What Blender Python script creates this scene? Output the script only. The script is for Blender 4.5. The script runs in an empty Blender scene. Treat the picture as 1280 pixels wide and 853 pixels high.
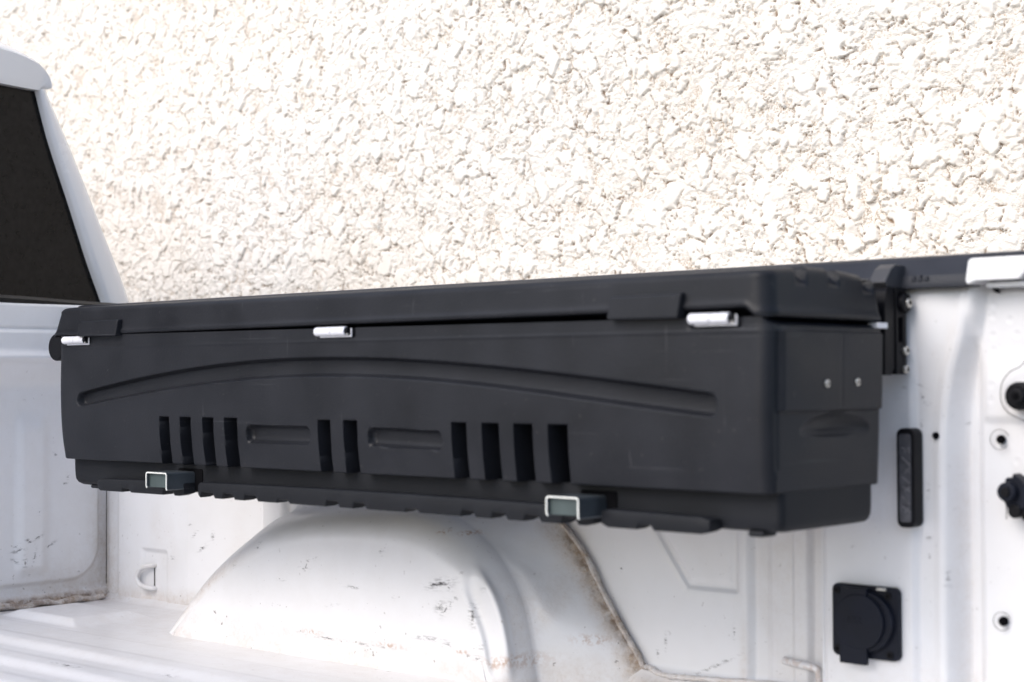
import bpy, bmesh, math, random
import numpy as np
from mathutils import Vector, Matrix

random.seed(7)
rng = np.random.default_rng(7)
S = bpy.context.scene
COL = S.collection
PI = math.pi

# ------------------------------------------------------------------ camera
YAW, PITCH, ROLL = -0.73575876, 0.02233394, -0.00511916
CAM = Vector((1.04119, -1.58480, -0.06294))
fw = Vector((math.sin(YAW) * math.cos(PITCH), math.cos(YAW) * math.cos(PITCH), math.sin(PITCH)))
rt = Vector((math.cos(YAW), -math.sin(YAW), 0))
up = rt.cross(fw)
c_, s_ = math.cos(ROLL), math.sin(ROLL)
rt, up = c_ * rt + s_ * up, -s_ * rt + c_ * up
cam = bpy.data.cameras.new("camera")
cam.sensor_width = 36
cam.lens = 36 * 2064.73 / 1280
cam.clip_start = 0.05
cam.clip_end = 500
cam.dof.use_dof = True
cam.dof.focus_distance = 2.95
cam.dof.aperture_fstop = 4.2
co = bpy.data.objects.new("camera", cam)
co.matrix_world = Matrix(((rt.x, up.x, -fw.x, CAM.x), (rt.y, up.y, -fw.y, CAM.y), (rt.z, up.z, -fw.z, CAM.z), (0, 0, 0, 1)))
COL.objects.link(co)
S.camera = co

# ------------------------------------------------------------------ light
SUN_EL = math.radians(40)
SUN_AZ = math.radians(191)          # compass-like: measured from +Y towards +X
w = bpy.data.worlds.new("World"); S.world = w; w.use_nodes = True
nt = w.node_tree; bg = nt.nodes["Background"]
sky = nt.nodes.new("ShaderNodeTexSky"); sky.sky_type = 'NISHITA'; sky.sun_disc = False
sky.sun_elevation = SUN_EL; sky.sun_rotation = SUN_AZ
sky.air_density = 1.0; sky.dust_density = 1.9; sky.ozone_density = 1.0
nt.links.new(sky.outputs[0], bg.inputs[0]); bg.inputs[1].default_value = 0.15
sl = bpy.data.lights.new("sun", 'SUN'); sl.energy = 1.35; sl.angle = math.radians(36); sl.color = (1.0, 0.96, 0.91)
so = bpy.data.objects.new("sun", sl); COL.objects.link(so)
sd = Vector((math.sin(SUN_AZ) * math.cos(SUN_EL), math.cos(SUN_AZ) * math.cos(SUN_EL), math.sin(SUN_EL)))
so.rotation_euler = sd.to_track_quat('Z', 'Y').to_euler()
so.location = sd * 20
S.view_settings.view_transform = 'Standard'; S.view_settings.look = 'None'
S.view_settings.exposure = 0.62; S.view_settings.gamma = 1; S.view_settings.use_curve_mapping = False

# ------------------------------------------------------------------ numpy noise
def _hash(ix, iy, seed):
    h = (ix.astype(np.int64) * 374761393 + iy.astype(np.int64) * 668265263 + seed * 1442695041) & 0xffffffff
    h = ((h ^ (h >> 13)) * 1274126177) & 0xffffffff
    h = ((h ^ (h >> 16)) * 2246822519) & 0xffffffff
    return (h ^ (h >> 15)) & 0xffffffff
def vnoise(x, y, seed=0):
    ix, iy = np.floor(x), np.floor(y); fx, fy = x - ix, y - iy
    def g(dx, dy):
        a = _hash(ix + dx, iy + dy, seed) / 4294967295.0 * 2 * PI
        return np.cos(a) * (fx - dx) + np.sin(a) * (fy - dy)
    u = fx * fx * fx * (fx * (fx * 6 - 15) + 10); v = fy * fy * fy * (fy * (fy * 6 - 15) + 10)
    a = g(0, 0) * (1 - u) + g(1, 0) * u; b = g(0, 1) * (1 - u) + g(1, 1) * u
    return (a * (1 - v) + b * v) * 1.5
def fbm(x, y, o, seed=0):
    r = 0; a = 1; s = 0
    for k in range(o):
        r = r + a * vnoise(x * 2 ** k, y * 2 ** k, seed + k * 17); s += a; a *= .55
    return r / s
def worley(x, y, seed=0):
    """F1 distance, F2 distance and a random value per cell"""
    ix, iy = np.floor(x), np.floor(y)
    d1 = np.full(x.shape, 9.); d2 = np.full(x.shape, 9.); idv = np.zeros(x.shape)
    for dx in (-1, 0, 1):
        for dy in (-1, 0, 1):
            h = _hash(ix + dx, iy + dy, seed); h2 = _hash(ix + dx, iy + dy, seed + 99)
            px = ix + dx + h / 4294967295.0; py = iy + dy + h2 / 4294967295.0
            d = np.hypot(px - x, py - y)
            new = d < d1
            d2 = np.where(new, d1, np.minimum(d2, d)); idv = np.where(new, (h % 1000) / 1000., idv); d1 = np.where(new, d, d1)
    return d1, d2, idv
def sst(a, b, x):
    t = np.clip((x - a) / (b - a), 0, 1); return t * t * (3 - 2 * t)

# ------------------------------------------------------------------ materials
def mat(name, col, rough=.5, metal=0., spec=.5, coat=0., noise=None, bump=None, rnoise=None, scratch=0.):
    """noise=(scale, amount), bump=(scale, strength, distance)"""
    m = bpy.data.materials.new(name); m.use_nodes = True
    t = m.node_tree; b = t.nodes["Principled BSDF"]
    b.inputs["Base Color"].default_value = (*col, 1); b.inputs["Roughness"].default_value = rough
    b.inputs["Metallic"].default_value = metal; b.inputs["Specular IOR Level"].default_value = spec
    b.inputs["Coat Weight"].default_value = coat; b.inputs["Coat Roughness"].default_value = .08
    g = t.nodes.new("ShaderNodeNewGeometry")
    if noise:
        n = t.nodes.new("ShaderNodeTexNoise"); n.inputs["Scale"].default_value = noise[0]; n.inputs["Detail"].default_value = 6
        t.links.new(g.outputs["Position"], n.inputs["Vector"])
        r = t.nodes.new("ShaderNodeMapRange"); r.inputs[1].default_value = .3; r.inputs[2].default_value = .7
        r.inputs[3].default_value = 1 - noise[1]; r.inputs[4].default_value = 1 + noise[1]
        t.links.new(n.outputs[0], r.inputs[0])
        v = t.nodes.new("ShaderNodeVectorMath"); v.operation = 'SCALE'; v.inputs[0].default_value = col
        t.links.new(r.outputs[0], v.inputs["Scale"]); t.links.new(v.outputs[0], b.inputs["Base Color"])
        rr = t.nodes.new("ShaderNodeMapRange"); rr.inputs[1].default_value = .3; rr.inputs[2].default_value = .7
        rr.inputs[3].default_value = max(0, rough - (rnoise or .06)); rr.inputs[4].default_value = min(1, rough + (rnoise or .06))
        t.links.new(n.outputs[0], rr.inputs[0]); t.links.new(rr.outputs[0], b.inputs["Roughness"])
    if scratch:
        src = b.inputs["Base Color"].links[0].from_socket
        for sc, th, am, cc in (((3, 3, 120), .66, .55, (.07, .072, .08)), ((90, 90, 5), .68, .5, (.07, .07, .078)), ((160, 160, 160), .66, .5, (.11, .105, .10))):
            mp = t.nodes.new("ShaderNodeMapping"); mp.inputs["Scale"].default_value = sc; mp.inputs["Rotation"].default_value = (.12, .3, .05)
            t.links.new(g.outputs["Position"], mp.inputs[0])
            n = t.nodes.new("ShaderNodeTexNoise"); n.inputs["Scale"].default_value = 1; n.inputs["Detail"].default_value = 5; n.inputs["Roughness"].default_value = .65
            t.links.new(mp.outputs[0], n.inputs["Vector"])
            r = t.nodes.new("ShaderNodeMapRange"); r.inputs[1].default_value = th; r.inputs[2].default_value = th + .06; r.inputs[4].default_value = am * scratch
            t.links.new(n.outputs[0], r.inputs[0])
            x = t.nodes.new("ShaderNodeMix"); x.data_type = 'RGBA'; t.links.new(r.outputs[0], x.inputs[0]); t.links.new(src, x.inputs[6]); x.inputs[7].default_value = (*cc, 1)
            src = x.outputs[2]
        t.links.new(src, b.inputs["Base Color"])
    if bump:
        n = t.nodes.new("ShaderNodeTexNoise"); n.inputs["Scale"].default_value = bump[0]; n.inputs["Detail"].default_value = 3
        t.links.new(g.outputs["Position"], n.inputs["Vector"])
        bp = t.nodes.new("ShaderNodeBump"); bp.inputs["Strength"].default_value = bump[1]; bp.inputs["Distance"].default_value = bump[2]
        t.links.new(n.outputs[0], bp.inputs["Height"]); t.links.new(bp.outputs[0], b.inputs["Normal"])
    return m

def paint_mat(name, col):
    """white car paint with dirt, scuff, rust and grime masks carried by the meshes"""
    m = bpy.data.materials.new(name); m.use_nodes = True
    t = m.node_tree; b = t.nodes["Principled BSDF"]; L = t.links.new
    g = t.nodes.new("ShaderNodeNewGeometry")
    def noi(scale, det=5, rough=.6, stretch=None):
        n = t.nodes.new("ShaderNodeTexNoise"); n.inputs["Scale"].default_value = scale
        n.inputs["Detail"].default_value = det; n.inputs["Roughness"].default_value = rough
        if stretch:
            mp = t.nodes.new("ShaderNodeMapping"); mp.inputs["Scale"].default_value = stretch
            mp.inputs["Rotation"].default_value = (0.2, .5, .1)
            L(g.outputs["Position"], mp.inputs[0]); L(mp.outputs[0], n.inputs["Vector"])
        else: L(g.outputs["Position"], n.inputs["Vector"])
        return n.outputs[0]
    def mr(v, a, b2, c, d):
        r = t.nodes.new("ShaderNodeMapRange"); r.clamp = True
        for i, q in enumerate((a, b2, c, d)): r.inputs[i + 1].default_value = q
        L(v, r.inputs[0]); return r.outputs[0]
    def mul(a, b2):
        x = t.nodes.new("ShaderNodeMath"); x.operation = 'MULTIPLY'; x.use_clamp = True
        for i, q in enumerate((a, b2)):
            if isinstance(q, (int, float)): x.inputs[i].default_value = q
            else: L(q, x.inputs[i])
        return x.outputs[0]
    def add(a, b2):
        x = t.nodes.new("ShaderNodeMath"); x.operation = 'ADD'; x.use_clamp = True
        for i, q in enumerate((a, b2)):
            if isinstance(q, (int, float)): x.inputs[i].default_value = q
            else: L(q, x.inputs[i])
        return x.outputs[0]
    def attr(n):
        a = t.nodes.new("ShaderNodeAttribute"); a.attribute_name = n; return a.outputs["Fac"]
    def mix(f, a, b2):
        x = t.nodes.new("ShaderNodeMix"); x.data_type = 'RGBA'
        L(f, x.inputs[0])
        if isinstance(a, tuple): x.inputs[6].default_value = (*a, 1)
        else: L(a, x.inputs[6])
        x.inputs[7].default_value = (*b2, 1)
        return x.outputs[2]
    dirt, scuff, rust, speck = attr("dirt"), attr("scuff"), attr("rust"), attr("speck")
    base = mix(mr(noi(9, 8), .45, .75, 0, .35), col, (col[0] * .86, col[1] * .85, col[2] * .82))
    fd = add(mul(mr(noi(38, 8, .7), .30, .62, .25, 1), dirt), mul(mr(noi(160, 4, .7), .5, .7, 0, 1), mul(dirt, .5)))
    c = mix(mul(fd, .85), base, (.40, .285, .185))
    fd2 = mul(mr(dirt, .55, 1, 0, 1), mr(noi(60, 8, .7), .4, .6, 0, 1))
    c = mix(fd2, c, (.13, .08, .05))
    fr = mul(mr(noi(150, 4), .47, .55, 0, 1), rust)
    c = mix(fr, c, (.36, .17, .06))
    fs = mul(mr(noi(70, 6, .75, (1, 1, 4)), .50, .56, 0, 1), scuff)
    fs2 = mul(mr(scuff, .75, 1, 0, 1), mr(noi(200, 3), .35, .5, .3, 1))
    c = mix(add(fs, fs2), c, (.09, .085, .09))
    fp = mul(mr(noi(110, 3, .5), .70, .73, 0, .7), speck)
    c = mix(fp, c, (.16, .13, .11))
    L(c, b.inputs["Base Color"])
    allm = add(fd, add(fs, fp))
    L(mr(allm, 0, 1, .32, .85), b.inputs["Roughness"])
    b.inputs["Coat Weight"].default_value = .25; b.inputs["Coat Roughness"].default_value = .15
    bp = t.nodes.new("ShaderNodeBump"); bp.inputs["Strength"].default_value = .12; bp.inputs["Distance"].default_value = .004
    L(noi(14, 3), bp.inputs["Height"]); 
    bp2 = t.nodes.new("ShaderNodeBump"); bp2.inputs["Strength"].default_value = .5; bp2.inputs["Distance"].default_value = .002
    L(fd, bp2.inputs["Height"]); L(bp.outputs[0], bp2.inputs["Normal"]); L(bp2.outputs[0], b.inputs["Normal"])
    return m

WHITE = paint_mat("white_paint", (.78, .78, .80))
CABW = mat("cab_white", (.78, .78, .80), .25, coat=.6, noise=(6, .02))
PLASTIC = mat("black_polyethylene", (.0155, .0165, .0205), .42, spec=.19, noise=(11, .22), bump=(420, .5, .0007), rnoise=.07, scratch=1.)
PLASTIC2 = mat("black_moulded_base", (.012, .013, .016), .52, spec=.17, noise=(9, .2), bump=(300, .4, .0008))
RUBBER = mat("rail_cap_plastic", (.020, .0225, .031), .5, spec=.3, noise=(20, .15), bump=(350, .5, .0008))
BLACK = mat("black_plastic", (.006, .006, .008), .5, spec=.15, noise=(30, .2), bump=(300, .2, .0005))
NAVY = mat("socket_plastic", (.010, .012, .020), .5, spec=.15, noise=(30, .2), bump=(300, .2, .0005))
ALU = mat("brushed_aluminium", (.82, .82, .86), .4, metal=.25, noise=(60, .05))
PLATE = mat("zinc_plate", (.055, .075, .076), .5, metal=.1, noise=(40, .15))
ZINC = mat("galvanised_steel", (.055, .065, .075), .42, metal=.2, noise=(55, .15), bump=(120, .1, .0005))
CUT = mat("cut_steel_edge", (.86, .87, .83), .4, metal=.1)
SCREW = mat("stainless_screw", (.62, .60, .56), .3, metal=.8, noise=(100, .1))
DARKHOLE = mat("dark_opening", (.004, .004, .005), .9, spec=.05)
HOOKM = mat("anodised_hook", (.05, .05, .055), .45, spec=.4, noise=(40, .2))
LENS = mat("clear_lens", (.085, .085, .095), .2, spec=.5, noise=(60, .3))
LENSPAT = mat("lens_relief", (.13, .13, .14), .3, noise=(90, .4))
SEAL = mat("rubber_seal", (.05, .045, .04), .6, noise=(40, .2))
GLASS = mat("tinted_glass", (.008, .007, .007), .12, spec=.16, noise=(90, .5), bump=(160, .2, .001))
GROUND = mat("asphalt_yard", (.075, .073, .070), .9, noise=(3, .2), bump=(80, .3, .01))

def stucco_mat():
    m = bpy.data.materials.new("crushed_roughcast"); m.use_nodes = True
    t = m.node_tree; b = t.nodes["Principled BSDF"]; L = t.links.new
    g = t.nodes.new("ShaderNodeNewGeometry")
    n = t.nodes.new("ShaderNodeTexNoise"); n.inputs["Scale"].default_value = 2.2; n.inputs["Detail"].default_value = 8
    L(g.outputs["Position"], n.inputs["Vector"])
    a = t.nodes.new("ShaderNodeAttribute"); a.attribute_name = "pit_shade"
    x = t.nodes.new("ShaderNodeMix"); x.data_type = 'RGBA'
    r = t.nodes.new("ShaderNodeMapRange"); r.inputs[1].default_value = .35; r.inputs[2].default_value = .65
    L(n.outputs[0], r.inputs[0]); L(r.outputs[0], x.inputs[0])
    x.inputs[6].default_value = (.82, .79, .745, 1); x.inputs[7].default_value = (.79, .745, .685, 1)
    n2 = t.nodes.new("ShaderNodeTexNoise"); n2.inputs["Scale"].default_value = 260; n2.inputs["Detail"].default_value = 4
    L(g.outputs["Position"], n2.inputs["Vector"])
    r2 = t.nodes.new("ShaderNodeMapRange"); r2.inputs[1].default_value = .42; r2.inputs[2].default_value = .62
    L(n2.outputs[0], r2.inputs[0])
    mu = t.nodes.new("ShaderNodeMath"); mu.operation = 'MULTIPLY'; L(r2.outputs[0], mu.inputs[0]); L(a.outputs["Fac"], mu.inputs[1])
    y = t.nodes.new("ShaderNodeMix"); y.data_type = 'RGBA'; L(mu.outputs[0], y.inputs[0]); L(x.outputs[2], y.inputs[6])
    y.inputs[7].default_value = (.42, .32, .23, 1)  # brown shade of the pits, mixed into the render colour
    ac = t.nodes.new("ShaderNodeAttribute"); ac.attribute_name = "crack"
    yy = t.nodes.new("ShaderNodeMix"); yy.data_type = 'RGBA'; L(ac.outputs["Fac"], yy.inputs[0]); L(y.outputs[2], yy.inputs[6]); yy.inputs[7].default_value = (.24, .165, .11, 1)  # crevice shade painted dark brown along the carved cracks
    L(yy.outputs[2], b.inputs["Base Color"]); b.inputs["Roughness"].default_value = .9; b.inputs["Specular IOR Level"].default_value = .2
    bp = t.nodes.new("ShaderNodeBump"); bp.inputs["Strength"].default_value = .4; bp.inputs["Distance"].default_value = .002
    a2 = t.nodes.new("ShaderNodeAttribute"); a2.attribute_name = "grit"
    vo = t.nodes.new("ShaderNodeTexVoronoi"); vo.inputs["Scale"].default_value = 330; vo.inputs["Randomness"].default_value = 1
    L(g.outputs["Position"], vo.inputs["Vector"])
    iv = t.nodes.new("ShaderNodeMath"); iv.operation = 'SUBTRACT'; L(n2.outputs[0], iv.inputs[0]); L(vo.outputs["Distance"], iv.inputs[1])
    L(iv.outputs[0], bp.inputs["Height"]); L(a2.outputs["Fac"], bp.inputs["Strength"]); bp.inputs["Distance"].default_value = .0022
    L(bp.outputs[0], b.inputs["Normal"])
    return m
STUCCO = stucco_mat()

# ------------------------------------------------------------------ object helpers
def empty(name, loc, label, cat):
    o = bpy.data.objects.new(name, None); COL.objects.link(o); o.location = loc
    o.empty_display_size = .1; o['label'] = label; o['category'] = cat
    return o
def wpos(o):
    p = Vector((0, 0, 0))
    while o is not None: p = p + o.location; o = o.parent
    return p
def link(name, me, m, parent=None, label=None, smooth=40):
    """vertices are given in world coordinates and re-based on the parent"""
    if m: me.materials.append(m)
    if smooth:
        me.polygons.foreach_set("use_smooth", [True] * len(me.polygons)); me.set_sharp_from_angle(angle=math.radians(smooth))
    o = bpy.data.objects.new(name, me); COL.objects.link(o)
    if parent is not None:
        me.transform(Matrix.Translation(-wpos(parent))); o.parent = parent
    if label: o['label'] = label
    me.update()
    return o
def grid(name, P, m, parent=None, wrap=False, caps=False, attrs=None, smooth=50, label=None, flip=False):
    n, k = P.shape[:2]
    V = P.reshape(-1, 3).astype(np.float32)
    kk = k if wrap else k - 1
    i, j = np.meshgrid(np.arange(n - 1), np.arange(kk), indexing='ij'); j2 = (j + 1) % k
    q = np.stack([i * k + j, i * k + j2, (i + 1) * k + j2, (i + 1) * k + j], -1).reshape(-1, 4)
    if flip: q = q[:, ::-1]
    me = bpy.data.meshes.new(name)
    faces = q.tolist() if caps else None
    if caps:
        c0 = list(range(k)); c1 = list(range((n - 1) * k, n * k))
        faces.append(c0 if flip else c0[::-1]); faces.append(c1[::-1] if flip else c1)
        me.from_pydata(V.tolist(), [], faces)
    else:
        me.vertices.add(len(V)); me.vertices.foreach_set("co", V.ravel())
        me.loops.add(q.size); me.loops.foreach_set("vertex_index", q.astype(np.int32).ravel())
        me.polygons.add(len(q)); me.polygons.foreach_set("loop_start", np.arange(0, q.size, 4, dtype=np.int32))
        me.polygons.foreach_set("loop_total", np.full(len(q), 4, np.int32))
        me.update(calc_edges=True)
    for nm, A in (attrs or {}).items():
        a = me.attributes.new(nm, 'FLOAT', 'POINT'); a.data.foreach_set("value", np.clip(A, 0, 1).astype(np.float32).ravel())
    return link(name, me, m, parent, label, smooth)
def from_bm(name, bm, m, parent=None, label=None, smooth=35):
    bmesh.ops.recalc_face_normals(bm, faces=bm.faces)
    me = bpy.data.meshes.new(name); bm.to_mesh(me); bm.free()
    o = link(name, me, m, parent, label, smooth)
    if smooth:
        wn = o.modifiers.new("weighted", 'WEIGHTED_NORMAL'); wn.keep_sharp = True
    return o
def add_box(bm, x0, x1, y0, y1, z0, z1, bev=0., seg=2):
    b2 = bmesh.new(); bmesh.ops.create_cube(b2, size=1)
    for v in b2.verts:
        v.co = Vector(((x0 + x1) / 2 + v.co.x * (x1 - x0), (y0 + y1) / 2 + v.co.y * (y1 - y0), (z0 + z1) / 2 + v.co.z * (z1 - z0)))
    if bev: bmesh.ops.bevel(b2, geom=b2.edges[:], offset=bev, segments=seg, affect='EDGES', profile=.5)
    merge(bm, b2)
def merge(bm, b2):
    me = bpy.data.meshes.new("tmp"); b2.to_mesh(me); b2.free(); bm.from_mesh(me); bpy.data.meshes.remove(me)
def box(name, x0, x1, y0, y1, z0, z1, m, parent=None, bev=.002, seg=2, label=None):
    bm = bmesh.new(); add_box(bm, x0, x1, y0, y1, z0, z1, bev, seg); return from_bm(name, bm, m, parent, label)
def add_cyl(bm, c, axis, r, h, seg=28, bev=0., r2=None):
    """cylinder centred on c along axis"""
    b2 = bmesh.new(); bmesh.ops.create_cone(b2, cap_ends=True, segments=seg, radius1=r, radius2=r if r2 is None else r2, depth=h)
    if bev:
        es = [e for e in b2.edges if abs(abs(e.verts[0].co.z) - h / 2) < 1e-6 and abs(e.verts[0].co.z - e.verts[1].co.z) < 1e-6]
        bmesh.ops.bevel(b2, geom=es, offset=bev, segments=3, affect='EDGES', profile=.5)
    M = Matrix.Translation(Vector(c)) @ Vector(axis).to_track_quat('Z', 'Y').to_matrix().to_4x4()
    bmesh.ops.transform(b2, matrix=M, verts=b2.verts); merge(bm, b2)
def cyl(name, c, axis, r, h, m, parent=None, bev=0., seg=28, r2=None, label=None):
    bm = bmesh.new(); add_cyl(bm, c, axis, r, h, seg, bev, r2); return from_bm(name, bm, m, parent, label)
def add_prism(bm, poly, ax, a, b, bev=0., seg=2):
    """poly: 2-D outline in the two axes other than ax; extruded from a to b along ax"""
    b2 = bmesh.new()
    def P(u, v, t): return {'X': (t, u, v), 'Y': (u, t, v), 'Z': (u, v, t)}[ax]
    lo = [b2.verts.new(P(u, v, a)) for u, v in poly]; hi = [b2.verts.new(P(u, v, b)) for u, v in poly]
    b2.faces.new(lo); b2.faces.new(hi[::-1])
    for i in range(len(poly)):
        j = (i + 1) % len(poly); b2.faces.new((lo[i], hi[i], hi[j], lo[j]))
    bmesh.ops.recalc_face_normals(b2, faces=b2.faces)
    if bev: bmesh.ops.bevel(b2, geom=b2.edges[:], offset=bev, segments=seg, affect='EDGES', profile=.5)
    merge(bm, b2)
def prism(name, poly, ax, a, b, m, parent=None, bev=0., seg=2, label=None):
    bm = bmesh.new(); add_prism(bm, poly, ax, a, b, bev, seg); return from_bm(name, bm, m, parent, label)
def rrect(u0, u1, v0, v1, r, n=6):
    o = []
    for cx, cy, a0 in ((u1 - r, v1 - r, 0), (u0 + r, v1 - r, 90), (u0 + r, v0 + r, 180), (u1 - r, v0 + r, 270)):
        for k in range(n + 1):
            a = math.radians(a0 + 90 * k / n); o.append((cx + r * math.cos(a), cy + r * math.sin(a)))
    return o
def tube(name, pts, r, m, parent=None, seg=12, attrs=None, label=None, jitter=0., flat=1., closed=False):
    pts = [Vector(p) for p in pts]; n = len(pts); P = np.zeros((n, seg, 3))
    prev = None
    for i, p in enumerate(pts):
        d = (pts[min(i + 1, n - 1)] - pts[max(i - 1, 0)]).normalized()
        if prev is None:
            a = Vector((0, 0, 1)) if abs(d.z) < .9 else Vector((0, 1, 0)); u = d.cross(a).normalized()
        else: u = (prev - d * prev.dot(d)).normalized()
        prev = u; v = d.cross(u)
        rr = r[i] if hasattr(r, '__len__') else r
        for k in range(seg):
            an = 2 * PI * k / seg; q = rr * (1 + jitter * math.sin(i * 1.7 + k * 2.1) * random.random())
            P[i, k] = p + u * math.cos(an) * q + v * math.sin(an) * q * flat
    A = None
    if attrs: A = {k: np.full((n, seg), v) if np.isscalar(v) else np.repeat(np.array(v)[:, None], seg, 1) for k, v in attrs.items()}
    return grid(name, P, m, parent, wrap=True, caps=True, attrs=A, label=label)
def catmull(pts, n):
    P = np.array(pts, float); P = np.vstack([2 * P[0] - P[1], P, 2 * P[-1] - P[-2]])
    t = np.linspace(0, len(pts) - 1 - 1e-9, n); i = t.astype(int); f = (t - i)[:, None]
    a, b, c, d = P[i], P[i + 1], P[i + 2], P[i + 3]
    return .5 * (2 * b + (c - a) * f + (2 * a - 5 * b + 4 * c - d) * f ** 2 + (3 * b - a - 3 * c + d) * f ** 3)

# ================================================================== GROUND AND WALL
me = bpy.data.meshes.new("ground")
me.from_pydata([(-150, -150, -1.32), (150, -150, -1.32), (150, 150, -1.32), (-150, 150, -1.32)], [], [(0, 1, 2, 3)])
o = link("ground", me, GROUND, None, smooth=0); o['kind'] = "structure"

WALL_Y = 1.10
def stucco_wall():
    xs = np.concatenate([np.linspace(-4.6, -3.5, 160, endpoint=False), np.linspace(-3.5, -1.8, 560, endpoint=False), np.linspace(-1.8, -.1, 700), np.linspace(-.09, .4, 80)])
    zs = np.concatenate([np.linspace(-.15, .12, 50, endpoint=False), np.linspace(.12, 1.08, 400, endpoint=False), np.linspace(1.08, 1.40, 60)])
    Z, X = np.meshgrid(zs, xs, indexing='ij')
    wx = X + .016 * fbm(X * 20, Z * 20, 4, 5); wz = Z + .016 * fbm(X * 20 + 9, Z * 20 + 4, 4, 6)
    # crumbly render: clumps, crumbs and grit
    s1, s2, i1 = worley(wx * 80, wz * 70, 13); s3, s4, i3 = worley(wx * 170 + 3, wz * 160, 17); s5, s6, i5 = worley(X * 300, Z * 290, 23)
    cl = fbm(X * 15, Z * 12, 3, 31)
    crumb = .42 * np.clip(1.05 - s1 * 1.25, 0, 1) * (.4 + .9 * i1) + .30 * np.clip(1.05 - s3 * 1.25, 0, 1) * (.3 + i3) + .13 * np.clip(1 - s5 * 1.2, 0, 1)
    h = .13 + 1.12 * crumb * (.75 + .5 * vnoise(X * 7, Z * 6, 91)) + .50 * cl
    # flakes of the coat that the float pressed flat; ragged edges, some standing clear of the crumbs
    d1, d2, idv = worley(wx * 29, wz * 22, 3); e = (d2 - d1)
    d3, d4, idw = worley(wx * 55 + 7, wz * 44, 43); e2 = (d4 - d3)
    e = e + .10 * vnoise(X * 150, Z * 150, 51) + .05 * vnoise(X * 300, Z * 300, 53); e2 = e2 + .12 * vnoise(X * 150, Z * 150, 52)
    on1 = (idv > .70) * sst(.10, .15, e) * sst(-.2, .1, cl + .25 * idv); on2 = (idw > .74) * sst(.08, .15, e2)
    top = .70 + .14 * idv + .05 * vnoise(X * 40, Z * 40, 71)
    top2 = .58 + .16 * idw
    h = np.maximum(h, on2 * top2); h = np.maximum(h, on1 * top)
    flat = np.maximum(on1, on2 * .8)
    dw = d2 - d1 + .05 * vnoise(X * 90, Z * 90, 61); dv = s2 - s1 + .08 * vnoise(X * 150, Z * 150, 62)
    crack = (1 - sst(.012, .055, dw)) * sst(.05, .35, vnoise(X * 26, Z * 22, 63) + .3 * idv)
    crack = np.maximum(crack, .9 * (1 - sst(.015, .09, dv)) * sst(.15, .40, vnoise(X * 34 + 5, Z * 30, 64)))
    h = np.where(h > .86, .86 + (h - .86) * .25, h)
    h = h - .55 * crack
    y = WALL_Y - .0098 * h
    shade_mask = (1 - sst(.10, .36, h)) * .9  # mask for the painted pit shade, stronger where the relief is low
    P = np.stack([X, y, Z], -1)
    th = empty("stucco_wall", (0, WALL_Y, -1.32), "cream white crushed roughcast wall standing behind the truck, covered in flaky render", "wall")
    grid("render_coat", P, STUCCO, th, attrs={"pit_shade": shade_mask, "crack": crack * sst(.2, .6, vnoise(X * 60, Z * 60, 66) + .55), "grit": .55 - .48 * flat}, smooth=0)
    # plain masonry around and below the detailed coat
    bm = bmesh.new()
    add_box(bm, -12, .62, WALL_Y + .001, WALL_Y + .25, -1.319, 4.0)
    from_bm("masonry", bm, STUCCO, th, smooth=0)
    xs2 = np.linspace(-12, 8, 500); 
    def patch(x0, x1, z0, z1, nx, nz):
        Z2, X2 = np.meshgrid(np.linspace(z0, z1, nz), np.linspace(x0, x1, nx), indexing='ij')
        a, b, i2 = worley(X2 * 34, Z2 * 27, 3)
        y2 = WALL_Y - .012 * np.minimum(sst(.03, .5, b - a) * (.3 + i2), .8) - .001
        grid("render_coat", np.stack([X2, y2, Z2], -1), STUCCO, th, smooth=0)
    patch(-8, -4.601, -1.31, 3.2, 240, 300); patch(.401, .618, -1.31, 3.2, 24, 300)
    patch(-4.599, .399, -1.31, -.151, 400, 100); patch(-4.599, .399, 1.401, 3.2, 400, 150)
stucco_wall()

# ================================================================== STORAGE BOX
BX0, BX1, BY0, BY1 = -1.45, 0.0, 0.0, 0.262
tb = empty("storage_box", (-.72, .13, -.245), "long black plastic side box with silver hinges and vent slots hung in the truck bed", "toolbox")

def ring(x0, x1, y0, y1, r, us, ve, nc=8):
    """one ring of a rounded rectangle, counter-clockwise from the front left; us, ve: fractions along the front and the right end"""
    xs, ys, nx, ny, sd = [], [], [], [], []
    def put(x, y, a, b, s): xs.append(x); ys.append(y); nx.append(a); ny.append(b); sd.append(s)
    for u in us: put(x0 + r + (x1 - x0 - 2 * r) * u, y0, 0, -1, 0)
    for k in range(1, nc):
        a = -PI / 2 + PI / 2 * k / nc; put(x1 - r + r * math.cos(a), y0 + r + r * math.sin(a), math.cos(a), math.sin(a), 1)
    for v in ve: put(x1, y0 + r + (y1 - y0 - 2 * r) * v, 1, 0, 2)
    for k in range(1, nc):
        a = PI / 2 * k / nc; put(x1 - r + r * math.cos(a), y1 - r + r * math.sin(a), math.cos(a), math.sin(a), 3)
    for u in np.linspace(1, 0, 12): put(x0 + r + (x1 - x0 - 2 * r) * u, y1, 0, 1, 4)
    for k in range(1, nc):
        a = PI / 2 + PI / 2 * k / nc; put(x0 + r + r * math.cos(a), y1 - r + r * math.sin(a), math.cos(a), math.sin(a), 5)
    for v in np.linspace(1, 0, 10): put(x0, y0 + r + (y1 - y0 - 2 * r) * v, -1, 0, 6)
    for k in range(1, nc):
        a = PI + PI / 2 * k / nc; put(x0 + r + r * math.cos(a), y0 + r + r * math.sin(a), math.cos(a), math.sin(a), 7)
    return [np.array(q, float) for q in (xs, ys, nx, ny, sd)]

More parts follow.
